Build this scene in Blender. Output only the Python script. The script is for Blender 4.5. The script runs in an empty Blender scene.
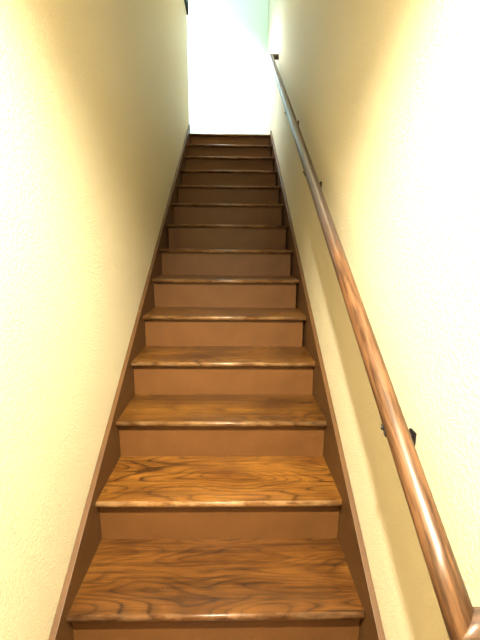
import bpy, bmesh, math, random
from mathutils import Vector, Matrix

scn = bpy.context.scene
COL = scn.collection
PI = math.pi

# ------------------------------------------------------------------ layout
RUN, RISE, OH = 0.2693, 0.1780, 0.0298      # going, rise, nosing overhang
HW = 0.45                                    # half width between the skirt boards
WX = 0.47                                    # wall faces at x = -WX and +WX
N = 14                                       # nosings seen, the last is the landing edge
Z1 = 0.34                                    # top of the first tread seen
TT = 0.023                                   # tread thickness
LZ = Z1 + 13 * RISE                          # landing level
LY = 13 * RUN                                # landing edge
WEND = 3.65                                  # end of the left wall
BACK = 4.42                                  # hall's far wall
CEIL_LOW, CEIL_UP = 2.62, LZ + 2.40
SLOPE = RISE / RUN


def line_z(y, off):                          # height of a line parallel to the stair
    return Z1 + y * SLOPE + off


# ------------------------------------------------------------------ materials
def nodes_of(name):
    m = bpy.data.materials.new(name)
    m.use_nodes = True
    nt = m.node_tree
    return m, nt, nt.nodes['Principled BSDF']


def N_(nt, kind, **kw):
    n = nt.nodes.new(kind)
    for k, v in kw.items():
        setattr(n, k, v)
    return n


def mathn(nt, op, a, b=None, c=None):
    n = N_(nt, 'ShaderNodeMath', operation=op)
    for i, v in enumerate((a, b, c)):
        if v is None:
            continue
        if isinstance(v, (int, float)):
            n.inputs[i].default_value = v
        else:
            nt.links.new(v, n.inputs[i])
    return n.outputs[0]


def mixc(nt, fac, a, b, mode='MIX'):
    n = N_(nt, 'ShaderNodeMix', data_type='RGBA', blend_type=mode)
    for sock, v in ((n.inputs[0], fac), (n.inputs[6], a), (n.inputs[7], b)):
        if isinstance(v, (int, float)):
            sock.default_value = v
        elif isinstance(v, tuple):
            sock.default_value = (*v, 1)
        else:
            nt.links.new(v, sock)
    return n.outputs[2]


def ramp(nt, fac, stops):
    n = N_(nt, 'ShaderNodeValToRGB')
    e = n.color_ramp.elements
    while len(e) < len(stops):
        e.new(0.5)
    for el, (p, c) in zip(e, stops):
        el.position = p
        el.color = (c, c, c, 1) if isinstance(c, (int, float)) else (*c, 1)
    nt.links.new(fac, n.inputs[0])
    return n.outputs[0]


def noise(nt, vec, scale, detail=3, rough=0.55, dist=0.0):
    n = N_(nt, 'ShaderNodeTexNoise')
    n.inputs['Scale'].default_value = scale
    n.inputs['Detail'].default_value = detail
    n.inputs['Roughness'].default_value = rough
    n.inputs['Distortion'].default_value = dist
    nt.links.new(vec, n.inputs['Vector'])
    return n.outputs[0]


def mapped(nt, vec, scale=(1, 1, 1)):
    n = N_(nt, 'ShaderNodeMapping')
    n.inputs['Scale'].default_value = scale
    nt.links.new(vec, n.inputs['Vector'])
    return n.outputs[0]


def bump(nt, b, height, strength, distance):
    n = N_(nt, 'ShaderNodeBump')
    n.inputs['Strength'].default_value = strength
    n.inputs['Distance'].default_value = distance
    nt.links.new(height, n.inputs['Height'])
    nt.links.new(n.outputs[0], b.inputs['Normal'])


def mat_plaster(name, col, strength=0.55):
    m, nt, b = nodes_of(name)
    tc = N_(nt, 'ShaderNodeTexCoord').outputs['Object']
    n1 = noise(nt, tc, 120, 4, 0.62, 0.8)
    n2 = noise(nt, tc, 300, 2, 0.5)
    n3 = noise(nt, tc, 6, 3, 0.5)
    h = mathn(nt, 'ADD', mathn(nt, 'MULTIPLY', ramp(nt, n1, [(0.38, 0.0), (0.62, 1.0)]), 0.75),
              mathn(nt, 'MULTIPLY', n2, 0.35))
    c = mixc(nt, mathn(nt, 'MULTIPLY', n3, 0.12), col, tuple(v * 0.8 for v in col))
    nt.links.new(c, b.inputs['Base Color'])
    b.inputs['Roughness'].default_value = 0.62
    b.inputs['Specular IOR Level'].default_value = 0.3
    bump(nt, b, h, strength, 0.004)
    return m


def mat_paint(name, col, rough=0.42):
    m, nt, b = nodes_of(name)
    tc = N_(nt, 'ShaderNodeTexCoord').outputs['Object']
    n1 = noise(nt, tc, 5, 4, 0.6)
    n2 = noise(nt, tc, 60, 4, 0.6)
    specks = ramp(nt, noise(nt, tc, 55, 2, 0.5), [(0.76, 0.0), (0.79, 1.0)])
    c = mixc(nt, ramp(nt, n1, [(0.35, 0.0), (0.7, 1.0)]), col, tuple(v * 0.78 for v in col))
    c = mixc(nt, mathn(nt, 'MULTIPLY', specks, 0.5), c, (0.45, 0.34, 0.22))
    nt.links.new(c, b.inputs['Base Color'])
    b.inputs['Roughness'].default_value = rough
    b.inputs['Specular IOR Level'].default_value = 0.28
    bump(nt, b, n2, 0.12, 0.002)
    return m


def mat_oak(name, light, mid, dark, wear=0.0, rough=0.36):
    """Stained oak, grain along local x; every board reads another piece of the figure."""
    m, nt, b = nodes_of(name)
    tc = N_(nt, 'ShaderNodeTexCoord').outputs['Object']
    loc = N_(nt, 'ShaderNodeObjectInfo').outputs['Location']
    off = N_(nt, 'ShaderNodeVectorMath', operation='MULTIPLY')
    nt.links.new(loc, off.inputs[0])
    off.inputs[1].default_value = (0, 7.3, 3.7)
    add = N_(nt, 'ShaderNodeVectorMath', operation='ADD')
    nt.links.new(tc, add.inputs[0])
    nt.links.new(off.outputs[0], add.inputs[1])
    v = add.outputs[0]
    # cathedral figure: contour lines of a slow, stretched noise
    slow = noise(nt, mapped(nt, v, (1.9, 8, 8)), 1.0, 1, 0.4, 0.1)
    wob = noise(nt, mapped(nt, v, (4, 80, 80)), 1.0, 3, 0.6)
    ph = mathn(nt, 'ADD', mathn(nt, 'MULTIPLY', slow, 17.0), mathn(nt, 'MULTIPLY', wob, 0.35))
    ring = ramp(nt, mathn(nt, 'FRACT', ph), [(0.0, 0.95), (0.13, 0.2), (0.5, 0.0), (0.84, 0.3), (1.0, 0.95)])
    # the figure is strong in some stretches and nearly gone in others
    gate = ramp(nt, noise(nt, mapped(nt, v, (2.2, 5, 5)), 1.0, 2, 0.5), [(0.36, 0.45), (0.58, 1.0)])
    streak = ramp(nt, noise(nt, mapped(nt, v, (2.2, 95, 95)), 1.0, 4, 0.62), [(0.50, 0.0), (0.58, 1.0)])
    pores = ramp(nt, noise(nt, mapped(nt, v, (14, 330, 330)), 1.0, 3, 0.65), [(0.42, 0.0), (0.68, 1.0)])
    blot = ramp(nt, noise(nt, mapped(nt, v, (3.2, 8, 8)), 1.0, 4, 0.6), [(0.32, 0.0), (0.68, 1.0)])
    c = mixc(nt, blot, mid, light)
    c = mixc(nt, mathn(nt, 'MULTIPLY', mathn(nt, 'MULTIPLY', ring, gate), 0.95), c, dark)
    c = mixc(nt, mathn(nt, 'MULTIPLY', streak, 0.40), c, dark)
    c = mixc(nt, mathn(nt, 'MULTIPLY', pores, 0.35), c, dark)
    if wear:
        w = ramp(nt, noise(nt, mapped(nt, v, (14, 30, 30)), 1.0, 4, 0.65), [(0.40, 0.0), (0.62, 1.0)])
        c = mixc(nt, mathn(nt, 'MULTIPLY', w, wear), c, (0.62, 0.42, 0.22))
    specks = ramp(nt, noise(nt, tc, 48, 2, 0.5), [(0.77, 0.0), (0.80, 1.0)])
    c = mixc(nt, mathn(nt, 'MULTIPLY', specks, 0.45), c, (0.55, 0.40, 0.22))
    # some boards are paler than others
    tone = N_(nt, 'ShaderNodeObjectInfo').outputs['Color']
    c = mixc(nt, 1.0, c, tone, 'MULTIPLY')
    nt.links.new(c, b.inputs['Base Color'])
    r = mathn(nt, 'ADD', mathn(nt, 'MULTIPLY', blot, 0.14), rough - 0.05)
    nt.links.new(r, b.inputs['Roughness'])
    b.inputs['Specular IOR Level'].default_value = 0.33
    bump(nt, b, mathn(nt, 'ADD', pores, mathn(nt, 'MULTIPLY', wob, 0.6)), 0.18, 0.0012)
    return m


def mat_rail():
    """Round rail, grain along local y: dark finish up the stair, worn to bare orange wood lower down."""
    m, nt, b = nodes_of('rail_wood')
    tc = N_(nt, 'ShaderNodeTexCoord').outputs['Object']
    sep = N_(nt, 'ShaderNodeSeparateXYZ')
    nt.links.new(tc, sep.inputs[0])
    streak = noise(nt, mapped(nt, tc, (70, 5, 70)), 1.0, 4, 0.65)
    fine = noise(nt, mapped(nt, tc, (220, 12, 220)), 1.0, 3, 0.6)
    big = noise(nt, mapped(nt, tc, (26, 3.0, 26)), 1.0, 3, 0.6)
    wood = mixc(nt, ramp(nt, streak, [(0.38, 0.0), (0.60, 1.0)]), (0.024, 0.009, 0.003), (0.105, 0.049, 0.021))
    wood = mixc(nt, mathn(nt, 'MULTIPLY', ramp(nt, fine, [(0.5, 0.0), (0.7, 1.0)]), 0.5), wood, (0.03, 0.012, 0.005))
    dark = mixc(nt, streak, (0.035, 0.026, 0.024), (0.075, 0.055, 0.050))
    # where the finish gives way to worn wood, ragged along the grain
    edge = mathn(nt, 'ADD', sep.outputs[1], mathn(nt, 'MULTIPLY', mathn(nt, 'SUBTRACT', big, 0.5), 1.5))
    mr = N_(nt, 'ShaderNodeMapRange')
    mr.inputs['From Min'].default_value = 0.72
    mr.inputs['From Max'].default_value = 1.25
    nt.links.new(edge, mr.inputs['Value'])
    c = mixc(nt, mr.outputs[0], wood, dark)
    nt.links.new(c, b.inputs['Base Color'])
    nt.links.new(mathn(nt, 'ADD', mathn(nt, 'MULTIPLY', streak, 0.4), 0.18), b.inputs['Roughness'])
    b.inputs['Specular IOR Level'].default_value = 0.4
    bump(nt, b, streak, 0.25, 0.0015)
    return m


def mat_plain(name, col, rough=0.5, metal=0.0):
    m, nt, b = nodes_of(name)
    tc = N_(nt, 'ShaderNodeTexCoord').outputs['Object']
    n1 = noise(nt, tc, 30, 3)
    c = mixc(nt, mathn(nt, 'MULTIPLY', n1, 0.3), col, tuple(v * 0.7 for v in col))
    nt.links.new(c, b.inputs['Base Color'])
    b.inputs['Roughness'].default_value = rough
    b.inputs['Metallic'].default_value = metal
    return m


M_WALL = mat_plaster('cream_textured_plaster', (0.55, 0.50, 0.362))
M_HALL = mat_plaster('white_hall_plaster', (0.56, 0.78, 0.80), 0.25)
M_CEIL = mat_plaster('white_ceiling_plaster', (0.82, 0.80, 0.74), 0.3)
M_PAINT = mat_paint('brown_stair_paint', (0.104, 0.043, 0.0125))
M_SKIRT = mat_paint('brown_skirt_paint', (0.078, 0.036, 0.012))
M_OAK = mat_oak('worn_oak_tread', (0.185, 0.078, 0.011), (0.075, 0.027, 0.004), (0.008, 0.0025, 0.0006))
M_NOSE = mat_oak('worn_oak_nosing', (0.16, 0.072, 0.019), (0.09, 0.036, 0.009), (0.02, 0.007, 0.002), wear=0.18, rough=0.30)
M_FLOOR = mat_oak('oak_floor', (0.36, 0.17, 0.05), (0.26, 0.11, 0.03), (0.09, 0.03, 0.01))
M_RAIL = mat_rail()
M_IRON = mat_plain('black_iron', (0.006, 0.004, 0.003), 0.7, 0.0)
M_IRON.node_tree.nodes['Principled BSDF'].inputs['Specular IOR Level'].default_value = 0.2
M_FRAME = mat_plain('black_frame_wood', (0.010, 0.011, 0.008), 0.7)
M_FRAME.node_tree.nodes['Principled BSDF'].inputs['Specular IOR Level'].default_value = 0.15
M_PRINT = mat_plain('dull_print', (0.22, 0.24, 0.18), 0.6)


# ------------------------------------------------------------------ mesh helpers
def link(name, bm, mat, parent=None, loc=(0, 0, 0), smooth=False):
    bmesh.ops.recalc_face_normals(bm, faces=bm.faces)
    me = bpy.data.meshes.new(name)
    bm.to_mesh(me)
    bm.free()
    me.materials.append(mat)
    if smooth:
        for p in me.polygons:
            p.use_smooth = True
    o = bpy.data.objects.new(name, me)
    COL.objects.link(o)
    o.location = loc
    if parent:
        o.parent = parent
    return o


def box(bm, x0, x1, y0, y1, z0, z1, bev=0.0):
    g = bmesh.ops.create_cube(bm, size=1)
    for v in g['verts']:
        v.co = Vector(((x0 + x1) / 2 + v.co.x * (x1 - x0), (y0 + y1) / 2 + v.co.y * (y1 - y0),
                       (z0 + z1) / 2 + v.co.z * (z1 - z0)))
    if bev:
        es = {e for v in g['verts'] for e in v.link_edges}
        bmesh.ops.bevel(bm, geom=list(es), offset=bev, segments=2, affect='EDGES', profile=0.5)


def prism_x(bm, poly, x0, x1, bev=0.0):
    """a yz outline extruded along x"""
    a = [bm.verts.new((x0, y, z)) for y, z in poly]
    b = [bm.verts.new((x1, y, z)) for y, z in poly]
    n = len(poly)
    bm.faces.new(a)
    bm.faces.new(b[::-1])
    for i in range(n):
        bm.faces.new((a[i], b[i], b[(i + 1) % n], a[(i + 1) % n]))
    if bev:
        bmesh.ops.bevel(bm, geom=list(bm.edges), offset=bev, segments=2, affect='EDGES', profile=0.5)


def structure(name, bm, mat):
    o = link(name, bm, mat)
    o['kind'] = 'structure'
    return o


def thing(name, label, cat, loc=(0, 0, 0)):
    o = bpy.data.objects.new(name, None)
    o.empty_display_size = 0.1
    COL.objects.link(o)
    o.location = loc
    o['label'] = label
    o['category'] = cat
    return o


# ------------------------------------------------------------------ the setting
def slab(name, mat, *dims):
    bm = bmesh.new()
    box(bm, *dims)
    return structure(name, bm, mat)


Y0 = -2.6                                     # rear of the lower hall
HX = -3.2                                     # far left end of the upstairs hall
slab('wall_left', M_WALL, -WX - 0.12, -WX, Y0, WEND, -0.1, CEIL_UP)
slab('wall_right', M_WALL, WX, WX + 0.12, Y0, BACK + 0.12, -0.1, CEIL_UP)
slab('wall_rear', M_WALL, -WX, WX, Y0 - 0.12, Y0, -0.1, CEIL_LOW)
slab('wall_back', M_HALL, HX, WX, BACK, BACK + 0.12, LZ - 0.3, CEIL_UP)
slab('wall_hall', M_HALL, HX, -WX - 0.12, WEND - 0.12, WEND, LZ - 0.3, CEIL_UP)
slab('wall_end', M_HALL, HX - 0.12, HX, WEND - 0.12, BACK + 0.12, LZ - 0.3, CEIL_UP)
slab('wall_header', M_WALL, -WX, WX, 0.70, 0.80, CEIL_LOW, CEIL_UP)
slab('ceiling_lower', M_CEIL, -WX, WX, Y0, 0.70, CEIL_LOW, CEIL_LOW + 0.1)
slab('ceiling_upper', M_CEIL, HX, WX, 0.70, BACK + 0.12, CEIL_UP, CEIL_UP + 0.1)
slab('floor_lower', M_FLOOR, -WX, WX, Y0, LY, -0.1, 0.0)
slab('floor_upper', M_FLOOR, HX, WX, LY + 0.16, BACK, LZ - 0.04, LZ)

# ------------------------------------------------------------------ the staircase
stair = thing('staircase', 'steep narrow staircase with worn oak treads, brown painted risers and skirt boards',
              'staircase', (0, -RUN - 0.1, 0))
base = Vector(stair.location)


def part(name, bm, mat, parent, world, smooth=False):
    o = link(name, bm, mat, parent, Vector(world) - base, smooth)
    return o


random.seed(4)
for k in range(-1, N):                        # k = 0 is the lowest nosing in view, k = 13 the landing edge
    y, z = k * RUN, Z1 + k * RISE
    depth = RUN + OH if k < N - 1 else 0.16
    # tread board
    bm = bmesh.new()
    box(bm, -HW, HW, 0.0110, depth, -TT, 0)
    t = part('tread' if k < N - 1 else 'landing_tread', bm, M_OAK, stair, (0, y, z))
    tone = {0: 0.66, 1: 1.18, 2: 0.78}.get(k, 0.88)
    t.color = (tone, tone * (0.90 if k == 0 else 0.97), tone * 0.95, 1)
    # rounded, worn front edge
    bm = bmesh.new()
    r = TT / 2
    prof = [(0.0110, 0.0)]
    for i in range(11):
        a = PI / 2 + PI * i / 10
        prof.append((0.0105 + 0.0105 * math.cos(a), -r + r * math.sin(a)))
    prof.append((0.0110, -TT))
    prism_x(bm, prof, -HW, HW - 0.003)
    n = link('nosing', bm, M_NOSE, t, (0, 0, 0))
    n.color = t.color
    for p in n.data.polygons:
        p.use_smooth = abs(p.normal.x) < 0.5
    # riser under it
    zl = z - RISE if k > -1 else 0.0
    gap = 0.012 if k >= 4 else 0.002
    bm = bmesh.new()
    box(bm, -HW + (0.006 if k >= 7 else 0.001), HW - gap, 0, 0.018, 0, z - TT - zl)
    part('riser', bm, M_PAINT, stair, (0, y + OH, zl))


def skirt(x0, x1, off_low, off_high, yend, face_x):
    """board cut to the pitch of the stair, floor to landing"""
    ya = -(Z1 + off_low) / SLOPE + 0.14        # plumb foot on the floor
    y1 = yend
    poly = [(ya, 0.0), (ya + 0.34, 0.0), (y1, line_z(y1, -0.30)), (y1, line_z(y1, off_high)), (ya, line_z(ya, off_low))]
    bm = bmesh.new()
    prism_x(bm, poly, x0, x1, 0.0016)
    return part('skirt_board', bm, M_SKIRT, stair, (0, 0, 0))


skirt(-WX + 0.0013, -HW, 0.055, 0.060, 3.585, -HW)
skirt(HW, WX - 0.0013, 0.112, 0.010, 3.585, HW)

# ------------------------------------------------------------------ the handrail
RX, RR = 0.398, 0.0240
A = Vector((RX, -0.452, 0.866))
B = Vector((RX, 3.075, 3.232))
D = (B - A).normalized()
E_ = Vector((1, 0, 0))
rail = thing('handrail', 'round wooden handrail on black brackets running up the right wall',
             'handrail', A)
SEG = 28


def rings(P0, n0, P1, n1, axis, up, rad, bm, nl=1):
    """tube along axis from the plane (P0, n0) to the plane (P1, n1)"""
    s = axis.cross(up).normalized()
    u = s.cross(axis).normalized()
    loops = []
    ends = []
    for P, n in ((P0, n0), (P1, n1)):
        row = []
        for i in range(SEG):
            a = 2 * PI * i / SEG
            o = s * math.cos(a) * rad + u * math.sin(a) * rad
            row.append(P + o - axis * (o.dot(n) / axis.dot(n)))
        ends.append(row)
    for j in range(nl + 1):
        f = j / nl
        loops.append([bm.verts.new(p.lerp(q, f)) for p, q in zip(*ends)])
    for a, b in zip(loops, loops[1:]):
        for i in range(SEG):
            bm.faces.new((a[i], a[(i + 1) % SEG], b[(i + 1) % SEG], b[i]))
    bm.faces.new(loops[0][::-1])
    bm.faces.new(loops[-1])


def oriented(name, bm, mat, parent, M):
    """local y along the piece so the grain follows it"""
    bmesh.ops.transform(bm, matrix=M.inverted(), verts=bm.verts)
    o = link(name, bm, mat, parent)
    o.matrix_local = Matrix.Translation(-parent.location) @ M
    for p in o.data.polygons:
        p.use_smooth = len(p.vertices) == 4
    return o


def frame_for(P, axis):
    y = axis.normalized()
    x = Vector((1, 0, 0)) if abs(y.x) < 0.9 else Vector((0, 1, 0))
    z = x.cross(y).normalized()
    x = y.cross(z)
    M = Matrix((x, y, z)).transposed().to_4x4()
    M.translation = P
    return M


Z = Vector((0, 0, 1))
bm = bmesh.new()
rings(A, (D - E_).normalized(), B, (D + E_).normalized(), D, Z, RR, bm, 40)
oriented('rail', bm, M_RAIL, rail, frame_for(A, D))
for P, n in ((A, (D - E_).normalized()), (B, (D + E_).normalized())):
    bm = bmesh.new()
    rings(P, n, Vector((WX - 0.001, P.y, P.z)), E_, E_, Z, RR, bm, 4)
    o = oriented('rail_return', bm, M_RAIL, rail, frame_for(P - E_ * (1.0 if P is A else 3.0), E_))

# brackets: a wall plate, a bent arm and a strap cupping the rail, with screws
for yb in (-0.175, 0.914, 1.661):
    C0 = A + D * ((yb - A.y) / D.y)
    S = E_
    U = S.cross(D)
    if U.z < 0:
        U = -U
    bm = bmesh.new()                           # strap
    hw, ra, rb = 0.013, RR + 0.0005, RR + 0.0035
    prev = None
    first = None
    steps = 14
    for i in range(steps + 1):
        a = PI + 0.30 + (PI - 0.45) * i / steps
        row = []
        for rad in (ra, rb):
            for w in (-hw, hw):
                row.append(bm.verts.new(C0 + S * math.cos(a) * rad + U * math.sin(a) * rad + D * w))
        if prev:
            for p, q in ((0, 1), (1, 3), (3, 2), (2, 0)):
                bm.faces.new((prev[p], prev[q], row[q], row[p]))
        else:
            first = row
        prev = row
    for r_ in (first, prev):
        bm.faces.new((r_[0], r_[1], r_[3], r_[2]))
    br = link('bracket', bm, M_IRON, rail)
    br.matrix_local = Matrix.Translation(-rail.location)
    bm = bmesh.new()                           # plate on the wall beside the rail
    Pw = Vector((WX - 0.003, C0.y + 0.055, C0.z - 0.068))
    box(bm, Pw.x - 0.003, WX, Pw.y - 0.013, Pw.y + 0.013, Pw.z - 0.030, Pw.z + 0.030, 0.001)
    link('wall_plate', bm, M_IRON, br)
    bm = bmesh.new()                           # arm from plate to strap
    pts = [Vector((WX - 0.004, Pw.y, Pw.z)), Vector((WX - 0.025, Pw.y, Pw.z + 0.004)),
           Vector((RX + 0.006, C0.y, Pw.z + 0.010)), Vector((RX, C0.y, C0.z - 0.030))]
    rad = 0.006
    prev = None
    for i, P in enumerate(pts):
        t_ = (pts[min(i + 1, 3)] - pts[max(i - 1, 0)]).normalized()
        v_ = Vector((0, 1, 0))
        w_ = t_.cross(v_).normalized()
        row = [bm.verts.new(P + v_ * rad * math.cos(2 * PI * j / 10) + w_ * rad * math.sin(2 * PI * j / 10)) for j in range(10)]
        if prev:
            for j in range(10):
                bm.faces.new((prev[j], prev[(j + 1) % 10], row[(j + 1) % 10], row[j]))
        else:
            bm.faces.new(row)
        prev = row
    bm.faces.new(prev[::-1])
    link('bracket_arm', bm, M_IRON, br, smooth=True)
    for dz in (0.018, -0.018):                 # screw heads
        bm = bmesh.new()
        bmesh.ops.create_uvsphere(bm, u_segments=12, v_segments=8, radius=0.0055,
                                  matrix=Matrix.Translation((Pw.x - 0.003, Pw.y, Pw.z + dz)) @ Matrix.Diagonal((0.9, 1, 1, 1)))
        link('screw', bm, M_IRON, br, smooth=True)
    bm = bmesh.new()                           # screw on the open side of the strap
    bmesh.ops.create_uvsphere(bm, u_segments=12, v_segments=8, radius=0.0035,
                              matrix=Matrix.Translation(C0 - S * (RR + 0.003) - U * 0.006))
    link('screw', bm, M_IRON, br, smooth=True)

# ------------------------------------------------------------------ the picture high on the left wall
fy0, fy1, fz0, fz1, fd, fw_ = 2.95, 3.63, 3.865, 4.50, 0.022, 0.04
pic = thing('picture_frame', 'dark framed picture high on the left wall at the top of the stairs', 'picture',
            (-WX, (fy0 + fy1) / 2, fz0))
inv = -Vector(pic.location)
bm = bmesh.new()
for a in ((fy0, fy1, fz0, fz0 + fw_), (fy0, fy1, fz1 - fw_, fz1), (fy0, fy0 + fw_, fz0 + fw_, fz1 - fw_), (fy1 - fw_, fy1, fz0 + fw_, fz1 - fw_)):
    box(bm, -WX, -WX + fd, a[0], a[1], a[2], a[3], 0.002)
link('frame', bm, M_FRAME, pic, inv)
bm = bmesh.new()
box(bm, -WX + 0.002, -WX + 0.010, fy0 + fw_, fy1 - fw_, fz0 + fw_, fz1 - fw_)
link('picture', bm, M_PRINT, pic, inv)

# ------------------------------------------------------------------ lights
def lamp(name, kind, loc, power, col, **kw):
    l = bpy.data.lights.new(name, kind)
    l.energy = power
    l.color = col
    for k, v in kw.items():
        setattr(l, k, v)
    o = bpy.data.objects.new(name, l)
    COL.objects.link(o)
    o.location = loc
    return o


# recessed lamp in the lower ceiling, behind the viewer
lamp('ceiling_lamp', 'SPOT', (-0.03, -1.00, CEIL_LOW - 0.05), 1000, (1.0, 0.90, 0.67),
     spot_size=math.radians(142), spot_blend=0.6, shadow_soft_size=0.03)
# recessed lamp in the hall ceiling, left of the stair head
lamp('hall_lamp', 'SPOT', (-0.80, 4.05, CEIL_UP - 0.04), 950, (0.94, 0.98, 1.0),
     spot_size=math.radians(104), spot_blend=0.25, shadow_soft_size=0.15)

# weak fill light added high in the stairwell to lift the dim walls
lamp('stairwell_fill', 'POINT', (0.0, 1.9, CEIL_UP - 0.35), 70, (1.0, 0.87, 0.50), shadow_soft_size=0.12)

w = bpy.data.worlds.new('world')
scn.world = w
w.use_nodes = True
w.node_tree.nodes['Background'].inputs[0].default_value = (0.5, 0.5, 0.5, 1)
w.node_tree.nodes['Background'].inputs[1].default_value = 0.0

# ------------------------------------------------------------------ camera
F_PX, PITCH, YAW, ROLL = 365.54, 0.20099, 0.019423, 0.009312
cam = bpy.data.cameras.new('camera')
cam.sensor_fit = 'VERTICAL'
cam.sensor_height = 24
cam.lens = F_PX / 640 * 24
cam.clip_start = 0.02
co = bpy.data.objects.new('camera', cam)
COL.objects.link(co)
fwd = Vector((math.sin(YAW) * math.cos(PITCH), math.cos(YAW) * math.cos(PITCH), -math.sin(PITCH)))
rt = Vector((math.cos(YAW), -math.sin(YAW), 0))
up = rt.cross(fwd)
r2 = rt * math.cos(ROLL) + up * math.sin(ROLL)
u2 = up * math.cos(ROLL) - rt * math.sin(ROLL)
Mc = Matrix((r2, u2, -fwd)).transposed().to_4x4()
Mc.translation = Vector((0.04348, -0.90142, 1.43587))
co.matrix_world = Mc
scn.camera = co

scn.view_settings.view_transform = 'Standard'
scn.view_settings.look = 'None'
scn.view_settings.gamma = 1
scn.view_settings.exposure = 0.0
